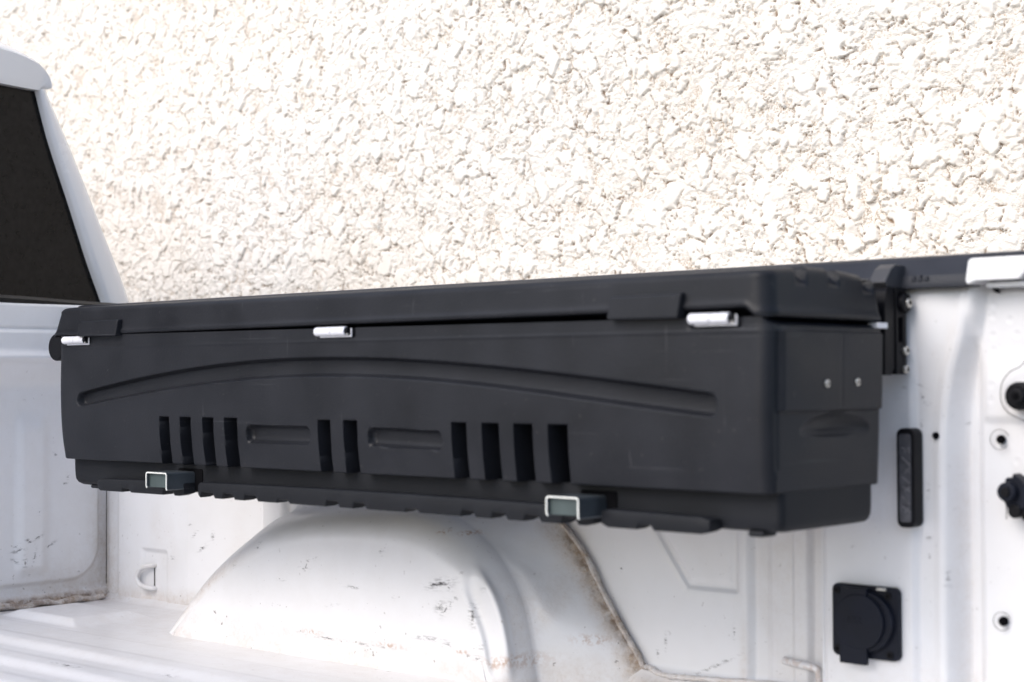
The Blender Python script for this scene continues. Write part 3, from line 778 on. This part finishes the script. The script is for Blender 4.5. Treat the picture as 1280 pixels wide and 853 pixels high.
# ---- wheel arch, lofted from the side panel to its inner face
def wheel_arch():
    N = 150
    E = [(-1.4290, .215, FZ - .008), (-1.3550, .215, -.4670), (-1.2900, .215, -.4170), (-1.2150, .215, -.3800), (-1.1230, .215, -.3480), (-1.015, .215, -.3290), (-.8950, .215, -.3230), (-.8130, .215, -.3290),
         (-.7650, .215, -.3450), (-.7230, .215, -.3700), (-.6900, .215, -.4050), (-.6600, .215, -.4560), (-.6400, .215, FZ - .008)]
    G = [(-1.4800, .330, FZ - .008), (-1.4150, .330, -.4450), (-1.3550, .330, -.3880), (-1.2800, .330, -.3320), (-1.2050, .330, -.2950), (-1.0598, .330, -.2749), (-.9000, .310, -.2680), (-.8255, .290, -.2700),
         (-.7636, .285, -.2820), (-.7100, .285, -.3100), (-.6670, .285, -.3470), (-.6260, .285, -.4120), (-.6000, .285, FZ - .008)]
    H = [(-1.53, .455, FZ - .01), (-1.46, .455, -.42), (-1.40, .45, -.35), (-1.31, .44, -.28), (-1.20, .43, -.24), (-1.08, .40, -.225), (-.90, .382, -.222), (-.78, .380, -.235), (-.6697, .380, -.2687),
         (-.6287, .380, -.2916), (-.5838, .380, -.3357), (-.5495, .380, -.3892), (-.5113, .380, -.4425), (-.4782, .380, -.4865), (-.4640, .380, FZ - .008)]
    E, G, H = (catmull(q, N) for q in (E, G, H))
    rows = []; meta = []
    t = np.linspace(0, 1, N)
    right = sst(.60, .72, t)[:, None]
    # inner face below the edge E
    xb = np.interp(t, [0, 1], [-1.41, -.615])
    Bt = np.stack([xb, np.full(N, .205) + .02 * t, np.full(N, FZ - .01)], -1)
    for s in np.linspace(0, 1, 60):
        c = Bt * (1 - s) + E * s
        c[:, 1] -= .006 * math.sin(PI * s) + .022 * max(0, 1 - s / .16) ** 2.2
        rows.append(c)
    ctr = np.array([-1.0, 0, -.62]); out = (E - ctr); out[:, 1] = 0; out /= np.linalg.norm(out, axis=1)[:, None]
    # the face rolls over a broad shoulder into the foot G of the bulge
    for a in np.linspace(0, PI / 2, 32)[1:]:
        s = a / (PI / 2)
        f_y = 1 - math.cos(a)
        fi = (math.sin(a) * sst(.25, .42, t) + (.6 * s + .4 * math.sin(a)) * (1 - sst(.25, .42, t)))[:, None]
        c = E + (G - E) * np.concatenate([fi, np.full((N, 1), f_y), fi], 1)
        rib = math.exp(-((s - .50) / .09) ** 2) * .0120 - math.exp(-((s - .25) / .11) ** 2) * .0060
        c = c + (out * rib - np.array([0, rib * .6, 0])) * sst(.79, .88, t)[:, None] * (1 - sst(.95, .995, t))[:, None]
        rows.append(c)
    for s in np.linspace(.04, 1, 24):
        e = 1 - (1 - s) ** 1.15
        c = G * (1 - s) + H * s
        c[:, 1] = G[:, 1] + (H[:, 1] - G[:, 1]) * e
        rib = math.exp(-((s - .20) / .10) ** 2) * .006
        c[:, 1] -= rib * sst(.80, .84, t) * (1 - sst(.90, .94, t))
        rows.append(c)
    P = np.array(rows)
    X, Y, Z = P[..., 0], P[..., 1], P[..., 2]
    nf = 60; ntot = P.shape[0]
    si = np.linspace(0, 1, ntot)[:, None] * np.ones((1, N))
    tt = np.ones((ntot, 1)) * t[None]
    lowz = 1 - sst(FZ, FZ + .07, Z)
    dirt = .30 * lowz * sst(0, .2, fbm(X * 8, Z * 12, 3, 6) + .1) + .05
    dirt = np.maximum(dirt, .98 * sst(.90, 1, si) * sst(.6, .7, tt))
    dirt = np.maximum(dirt, .25 * sst(.0, .3, fbm(X * 6, Z * 6, 3, 12)) * (si > .7))
    dirt = np.maximum(dirt, .5 * np.exp(-((tt - .14) / .12) ** 2) * np.exp(-((si - .56) / .05) ** 2))
    dirt = np.maximum(dirt, .22 * np.exp(-((Z - FZ - .03) / .025) ** 2))
    rust = np.zeros_like(X)
    for px, pz, L1, W1 in ((-.7558, -.300, .008, .003), (-.7266, -.302, .007, .003), (-1.03, -.478, .02, .003), (-.85, -.482, .03, .003), (-.69, -.475, .015, .003), (-.635, -.49, .006, .005), (-.5441, -.4072 - .05, .02, .005), (-.62, -.485, .025, .006)):
        rust = np.maximum(rust, np.exp(-(((X - px) / L1) ** 2 + ((Z - pz) / W1) ** 2)))
    scuff = np.zeros_like(X)
    marks = [(-.738, -.3765, .024, .007, .20), (-.752, -.379, .012, .004, .3), (-.725, -.414, .012, .005, .9), (-.7200, -.381, .008, .004, -.3), (-.7050, -.395, .003, .003, 0), (-.735, -.4110, .010, .008, .4), (-.715, -.405, .006, .004, .8), (-.672, -.420, .006, .016, .2),
             (-.8666, -.3370, .003, .005, -.3), (-1.045, -.370, .004, .009, -.5), (-1.05, -.376, .009, .002, -.2), (-1.028, -.358, .005, .002, .3), (-1.106, -.397, .012, .0015, 0), (-.93, -.3960, .02, .0015, -.05),
             (-1.00, -.4840, .060, .0013, -.03), (-.88, -.4860, .05, .0012, 0), (-.76, -.4620, .03, .003, 0), (-.72, -.466, .01, .003, 0), (-.66, -.482, .008, .004, 0), (-.655, -.463, .004, .004, 0),
             (-.835, -.405, .003, .003, 0), (-.66, -.38, .004, .002, 0), (-.60, -.45, .004, .004, 0), (-.585, -.485, .02, .003, 0), (-1.18, -.348, .006, .005, .7), (-1.24, -.385, .004, .003, .7), (-.6, -.39, .002, .003, 0), (-.98, -.43, .01, .0012, .1)]
    for px, pz, L1, W1, an in marks:
        u = (X - px) * math.cos(an) + (Z - pz) * math.sin(an); v = -(X - px) * math.sin(an) + (Z - pz) * math.cos(an)
        scuff = np.maximum(scuff, np.exp(-((u / L1) ** 2 + (v / W1) ** 2)))
    scuff = scuff * (si < .80)
    rust = .75 * rust * ((si < .80) | (Z < -.42))
    speck = .35 + .8 * (1 - sst(FZ + .02, FZ + .14, Z))
    ob = grid("wheel_arch", P, WHITE, tk, attrs={"dirt": dirt, "rust": rust, "scuff": scuff, "speck": speck}, smooth=70)
    return H
Hc = wheel_arch()
bead = [tuple(p + np.array([.003, -.007, 0])) for p in Hc[int(len(Hc) * .55):-9:2]]
# bead runs on along the foot of the side panel
last = np.array(bead[-1])
cn = catmull([tuple(last), (last[0] + .014, .374, FZ + .026), (last[0] + .045, .368, FZ + .020), (-.34, .366, FZ + .024), (-.15, .364, FZ + .036)], 60)
bead = bead + [tuple(p) for p in cn[1:]]
tube("seam_sealant", bead, [.0044 + .0010 * random.random() for _ in bead], WHITE, tk, 10, {"dirt": [.62 + .3 * random.random() if i < 34 else .38 + .2 * random.random() for i in range(len(bead))]}, jitter=.35, flat=.8)

# ---- tie-down loops
def tie_down(name, cx, cy, z0, z1, flip=-1):
    pts = catmull([(cx, cy + .012, z1), (cx - .004, cy - .006, z1), (cx + flip * .030, cy - .012, z1 - .006), (cx + flip * .044, cy - .014, (z0 + z1) / 2), (cx + flip * .036, cy - .012, z0 + .006), (cx - .004, cy - .006, z0), (cx, cy + .012, z0)], 40)
    return tube(name, [tuple(p) for p in pts], .0050, WHITE, tk, 12, {"dirt": .25})
tie_down("tie_down_loop", -1.760, .425, -.487, -.441)
box("tie_down_slot", -1.7640, -1.7622, .424, .4285, -.492, -.436, SEAL, tk, .0004)
h2 = [(-.232, .385, -.459), (-.216, .378, -.459), (-.195, .374, -.460), (-.176, .374, -.462), (-.171, .376, -.470), (-.172, .380, -.495)]
tube("tie_down_loop", [tuple(p) for p in catmull(h2, 30)], .0055, WHITE, tk, 12, {"dirt": .15, "rust": .3})
cyl("tie_down_hole", (-.1780, .384, -.498), (0, 1, 0), .010, .006, DARKHOLE, tk)

# ---- rear post and tailgate jamb
PX0 = -.1430
def rear_post():
    xs = np.concatenate([np.linspace(PX0, .03, 90, endpoint=False), np.linspace(.03, .24, 150)]); zs = np.linspace(-.62, .052, 280)
    X, Z = np.meshgrid(xs, zs, indexing='ij')
    xr = np.interp(Z, [-.62, -.17, -.13, -.095, -.063, -.038, -.013, .015, .052], [.0385, .0395, .0410, .0445, .0500, .0575, .0655, .0715, .0760])
    y = np.full(X.shape, .340)
    y += .004 * (1 - sst(PX0, PX0 + .008, X))
    # soft vertical crease, the post turns away to the right
    y += .006 * sst(-.012, .002, X) * (1 - sst(-.06, .02, Z))
    y += .004 * sst(-.03, .00, X) * sst(-.06, .02, Z)
    bulge = .006 * np.exp(-((X - .012) / .030) ** 2) * sst(-.10, -.01, Z)
    y -= bulge
    y -= .0035 * np.exp(-((X - xr + .010) / .008) ** 2)
    y += .030 * sst(xr - .004, xr + .018, X)
    jx = .0785 + .0 * Z
    y -= .013 * sst(jx - .012, jx + .004, X)
    # raised band of the jamb
    y -= .005 * sst(-.126, -.112, Z) * (1 - sst(-.075, -.025, Z)) * sst(jx, jx + .012, X)
    y += .004 * sst(-.01, .0, Z - .05) 
    # spot-weld dimples
    for cx, cz in ((.0962, .0273), (.0960, .0122), (.0957, -.0130), (.0954, -.0312), (.127, -.012), (.118, .0065), (.094, -.075), (.094, -.094), (.120, -.46), (.106, -.42), (.125, -.17)):
        q = np.hypot(X - cx, Z - cz); y += .0006 * np.exp(-(q / .0045) ** 2) - .0003 * np.exp(-((q - .006) / .002) ** 2)
    dirt = .10 * sst(0, .3, fbm(X * 9, Z * 5, 3, 41)) + .20 * np.exp(-((X - xr - .012) / .012) ** 2) * (1 - sst(-.20, -.10, Z)) * 1.0
    scuff = np.zeros_like(X)
    for px, pz, L1, W1, an in ((.004, -.075, .008, .0012, -.4), (.009, -.098, .009, .0012, -.3), (.006, -.09, .002, .003, 0), (.004, -.125, .0015, .006, 0), (.055, -.0730 - .05, .002, .002, 0), (.012, -.21, .002, .008, 0), (.038, -.318, .002, .006, 0), (.037, -.33, .003, .002, 0), (.012, -.27, .003, .003, 0), (.047, -.03, .001, .001, 0), (.013, -.295, .0015, .007, 0)):
        u = (X - px) * math.cos(an) + (Z - pz) * math.sin(an); v = -(X - px) * math.sin(an) + (Z - pz) * math.cos(an)
        scuff = np.maximum(scuff, np.exp(-((u / L1) ** 2 + (v / W1) ** 2)))
    o = grid("rear_post", np.stack([X, y, Z], -1), WHITE, tk, attrs={"dirt": dirt, "scuff": scuff, "speck": np.full(X.shape, .35)}, smooth=60, flip=True)
    return o
rp = rear_post()
box("post_flank", PX0 - .002, PX0 + .001, .3425, .44, -.62, .052, WHITE, tk, .0008)
# outer skin of the bed side and closing wall
prism("outer_side", [(.50, .06), (.54, .075), (.575, .03), (.585, -.20), (.575, -.60), (.56, -.80), (.55, -.80), (.57, -.2), (.56, .02), (.53, .06)], 'X', -1.95, .24, CABW, tk)
box("rear_closing", .238, .243, .352, .57, -.62, .052, CABW, tk, .001)

# ---- black rail cap and the white corner piece
def rail_cap():
    def prof(e): return [(.322 + e, .0490 + e * .5), (.3215 + e, .055), (.326, .0640), (.3265, .0655), (.3280, .0665), (.336, .0850 - e * .3), (.342, .0895 - e), (.352, .0915 - e), (.48, .0935 - e), (.56, .088 - e), (.57, .06), (.56, .049), (.45, .047)]
    secs = [(-1.95, .002), (-1.945, 0)] + [(x, 0) for x in np.linspace(-1.9, .07, 60)] + [(.0795, 0), (.0830, .001), (.0835, .003)]
    P = []
    for x, e in secs:
        pr = prof(e)
        P.append([(x + (.010 * sst(.045, .09, z) if x > .06 else 0), y, z) for y, z in pr])
    return grid("rail_cap", np.array(P), RUBBER, tk, wrap=True, caps=True, smooth=40)
rc = rail_cap()
box("rail_edge_strip", .0925, .30, .336, .57, .0835, .0905, RUBBER, tk, .002)
# moulded emblem-like raised bars on the rail cap above the post are too soft to read: a low relief plate
bm = bmesh.new()
for i, (dx, hh) in enumerate(((0, .007), (.009, .008), (.018, .006))):
    add_prism(bm, [(.004 + dx, .0575), (.0105 + dx, .0575), (.0085 + dx, .0575 + hh), (.0055 + dx, .0575 + hh)], 'Y', .3212, .3260, .0004)
from_bm("moulded_mark", bm, RUBBER, rc)
prism("corner_piece", [(.0800, .0545), (.0835, .0500), (.0925, .0545), (.150, .0545), (.158, .062), (.160, .083), (.088, .083), (.084, .080)], 'Y', .318, .56, CABW, tk, .002)
box("corner_return", .1, .26, .334, .352, .046, .053, CABW, tk, .002)
prism("corner_piece", [(.1515, .050), (.26, .050), (.26, .083), (.1640, .083), (.162, .064)], 'Y', .330, .56, CABW, tk, .002)
prism("jamb_opening", [(.0965, .0545), (.1010, .0545), (.1040, .0470), (.1085, .0400), (.1040, .0410), (.0985, .0465)], 'Y', .3515, .3580, DARKHOLE, tk)

# holes, plugs and fittings of the jamb
JY = .3575
def hole(cx, cz, r, ringr=None, y=JY, name="bolt_hole"):
    h = cyl(name, (cx, y, cz), (0, 1, 0), r, .005, DARKHOLE, tk, .0006, 24)
    if ringr:
        pts = [(cx - r * .25 + ringr * math.cos(a), y - .0012, cz + ringr * math.sin(a)) for a in np.linspace(.4, 2 * PI - .6, 40)]
        tube("hole_rim", pts, .0004, SEAL, h, 6)
    return h
hole(.0256, -.1395, .0046, y=.3425)
hole(.1066, -.1430, .0055, .0125)
hole(.1070, -.3695, .0060, .0115)
# upper black buffer
b1 = cyl("striker_buffer", (.1400, .345, -.0885), (0, 1, 0), .0175, .024, BLACK, tk, .004)
cyl("buffer_nose", (.1410, .331, -.0885), (0, 1, 0), .0100, .008, BLACK, b1, .003)
cyl("buffer_socket", (.1410, .3265, -.0885), (0, 1, 0), .0045, .002, DARKHOLE, b1, 0, 6)
pts = catmull([(.152, .3485, -.024), (.147, .3485, -.040), (.137, .3485, -.052), (.123, .3485, -.059), (.1125, .3485, -.074), (.1115, .3485, -.094), (.119, .3490, -.108), (.134, .3500, -.116), (.152, .353, -.124)], 50)
tube("pressed_seam", [tuple(p) for p in pts], .0006, SEAL, tk, 6)
# lower torn clip
def clip():
    y = .347
    th = prism("latch_clip", [(0.1095, -.2050), (0.1180, -.2160), (0.1245, -.2280), (0.1360, -.2330), (0.1450, -.2260), (0.1540, -.2200), (0.1520, -.2020), (0.1390, -.1880), (0.1315, -.1835), (0.1305, -.1900), (0.1240, -.1885), (0.1205, -.1925), (0.1220, -.1950), (0.1160, -.2020)], 'Y', .336, .3560, NAVY, tk, .0012)
    cyl("clip_boss", (0.1275, .332, -.2060), (0, 1, 0), .0120, .016, NAVY, th, .003)
    cyl("clip_core", (0.1275, .323, -.2060), (0, 1, 0), .0060, .004, BLACK, th, .001)
    cyl("clip_foot", (0.1340, .340, -.2300), (0, 1, 0), .0085, .014, BLACK, th, .002)
    cyl("clip_foot", (0.1490, .340, -.2340), (0, 1, 0), .0070, .014, BLACK, th, .002)
    box("clip_wire", .1180, .1188, .345, .3460, -.2410, -.2200, SEAL, th, 0)
clip()

# ---- bed lamp
def lamp():
    f = prism("bed_lamp", rrect(-.0195, .0060, -.2570, -.1300, .0085, 6), 'Y', .321, .3440, BLACK, tk, .0016)
    ln = prism("lens", rrect(-.0150, .0016, -.2500, -.1370, .004, 4), 'Y', .3195, .3220, LENS, f, .0006)
    bm = bmesh.new()
    # faint moulded zigzag relief under the lens, as far as it can be read
    z = -.155; k = 0
    while z > -.232:
        k += 1; hgt = (.009, .006, .011, .008)[k % 4]
        add_prism(bm, [(-.0115, z), (-.0095, z + .001), (.0010, z - hgt * .7), (.0002, z - hgt)], 'Y', .3190, .3197)
        if k % 2: add_prism(bm, [(.0012, z), (-.0005, z + .001), (-.0080, z - hgt * .8), (-.0060, z - hgt)], 'Y', .3191, .3198)
        z -= .0125
    from_bm("lens_relief", bm, LENSPAT, f)
lamp()

# ---- power socket
def socket():
    p = prism("power_socket", rrect(-.1225, -.0240, -.4320, -.3370, .0085, 6), 'Y', .3315, .3405, NAVY, tk, .0012)
    bm = bmesh.new()
    cx, cz, R = -.0745, -.3830, .0370
    add_cyl(bm, (cx + .006, .3280, cz), (0, 1, 0), R + .0020, .010, 48, .0015)
    from_bm("socket_collar", bm, NAVY, p)
    bm = bmesh.new()
    add_cyl(bm, (cx - .0010, .3215, cz), (0, 1, 0), R - .001, .008, 48, .0015)
    add_box(bm, -.1045, -.0640, .3180, .3255, -.4390, -.4050, .0018)
    add_box(bm, -.1030, -.0640, .3185, .3255, -.3600, -.3395, .0018)
    from_bm("socket_lid", bm, NAVY, p)
    bm = bmesh.new()
    # embossed centre mark, too faint to read in the photo
    for a in range(3): add_box(bm, -.094 + a * .008, -.0885 + a * .008, .3168, .3177, -.3800, -.3765, .0003)
    for a in range(3): add_box(bm, -.092 + a * .008, -.0865 + a * .008, .3168, .3177, -.3860, -.3830, .0003)
    from_bm("embossed_mark", bm, NAVY, p)
    for x, z in ((-.1150, -.3455), (-.0390, -.3480), (-.1140, -.4230), (-.0370, -.4240)):
        s = cyl("screw", (x, .3308, z), (0, 1, 0), .0052, .0022, BLACK, p, .0007, 18)
        cyl("screw_slot", (x, .3294, z), (0, 1, 0), .0022, .0010, DARKHOLE, s, 0, 6)
    cyl("hinge_pin", (-.0480, .3305, -.3400), (1, 0, 0), .0022, .014, SCREW, p, .0004, 10)
socket()

# ---- cab
def cab():
    CX = -2.0
    yc = -.41
    # rear face outline (y, z) of the cab's right half: pillar outer edge
    outer = catmull([(.600, -.30), (.592, -.05), (.5455, .107), (.484, .241), (.404, .407), (.328, .549)], 40)
    inner = catmull([(.4720, .090), (.4638, .110), (.430, .190), (.385, .310), (.335, .440), (.3031, .5451)], 40)
    rows = []
    # pillar: from the glass edge, over a rounded bevel, to the outer edge, then forward along the side
    secs = [(0, -.030, 0), (0, -.002, 0), (.10, .004, 0), (.2, .006, 0), (.45, .004, 0), (.7, -.002, 0), (.85, -.008, 0), (.95, -.018, 0), (1.0, -.035, 0), (1.0, -.2, .03), (1.0, -.7, .07), (1.0, -1.4, .08)]
    t = np.linspace(0, 1, 40)
    for s, dx, dy in secs:
        c = inner * (1 - s) + outer * s
        rows.append(np.stack([np.full(40, CX + dx), c[:, 0] + dy, c[:, 1]], -1))
    grid("cab_pillar", np.array(rows), CABW, tk, smooth=60)
    # mirrored pillar on the far-off left side
    R2 = np.array(rows); R2[..., 1] = 2 * yc - R2[..., 1]
    grid("cab_pillar", R2, CABW, tk, smooth=60, flip=True)
    # roof: rear edge with a hanging lip, lofted forward
    low = [(.319, .5460), (.3045, .5460), (.3000, .5400), (.214, .5455), (.10, .5530), (-.10, .5600), (-.41, .5630)]
    lowp = catmull([(.3270, .5480), (.3045, .5440), (.296, .5430), (.214, .5465), (.10, .554), (-.10, .561), (-.41, .563)], 60)
    midp = catmull([(.3290, .5510), (.3235, .5700), (.3100, .5860), (.2850, .6000), (.2138, .6150), (.0, .640), (-.41, .655)], 60)
    topp = catmull([(.3290, .5520), (.3265, .5850), (.3100, .6080), (.2800, .6260), (.2138, .6440), (.0, .675), (-.41, .695)], 60)
    rows = [np.stack([np.full(60, CX - .03), lowp[:, 0], lowp[:, 1]], -1), np.stack([np.full(60, CX + .002), lowp[:, 0], lowp[:, 1]], -1),
            np.stack([np.full(60, CX + .003), lowp[:, 0], lowp[:, 1] + .003], -1)]
    for s in (.25, .5, .75, .95, 1.0):
        c = lowp * (1 - s) + midp * s; rows.append(np.stack([np.full(60, CX + .003 + .009 * s), c[:, 0], c[:, 1]], -1))
    for s in (.1, .25, .5, .75, 1.0):
        c = midp * (1 - s) + topp * s; rows.append(np.stack([np.full(60, CX + .012 - .045 * s ** 1.4), c[:, 0], c[:, 1]], -1))
    for dx, dz in ((-.12, .010), (-.4, .03), (-.9, .03), (-1.4, .0)):
        rows.append(np.stack([np.full(60, CX + dx), topp[:, 0] , topp[:, 1] + dz], -1))
    A = np.array(rows); B = A[:, ::-1].copy(); B[..., 1] = 2 * yc - B[..., 1]
    grid("cab_roof", np.concatenate([A, B[:, 1:]], 1), CABW, tk, smooth=35)
    # glass
    hw = [tuple(p) for p in inner]
    # slightly larger than the opening so no gap shows
    hw = [(y + .010, z) for y, z in hw] + [(.305, .575), (2 * yc - .305, .575)] + [(2 * yc - y - .010, z) for y, z in hw[::-1]]
    g = prism("rear_window", hw, 'X', CX - .022, CX - .016, GLASS, tk)
    # rubber gap filler below the glass and the black joint beyond
    sp = catmull([(-.5, .1120), (.0, .1110), (.215, .1080), (.40, .1010), (.4900, .0980), (.560, .0900)], 50)
    P = []
    for y, z in sp:
        t_ = .0115 * (1 - .8 * sst(.47, .56, y))
        P.append([(CX + .015, y, z - t_), (CX + .030, y, z - t_), (CX + .034, y, z - t_ * .3), (CX + .028, y, z + .003), (CX + .010, y, z + .004)])
    grid("window_seal", np.array(P), SEAL, tk, wrap=True, caps=True)
    # lower back wall of the cab
    box("cab_back", CX - .05, CX - .012, 2 * yc - .595, .595, -.85, .105, CABW, tk, .004)
cab()
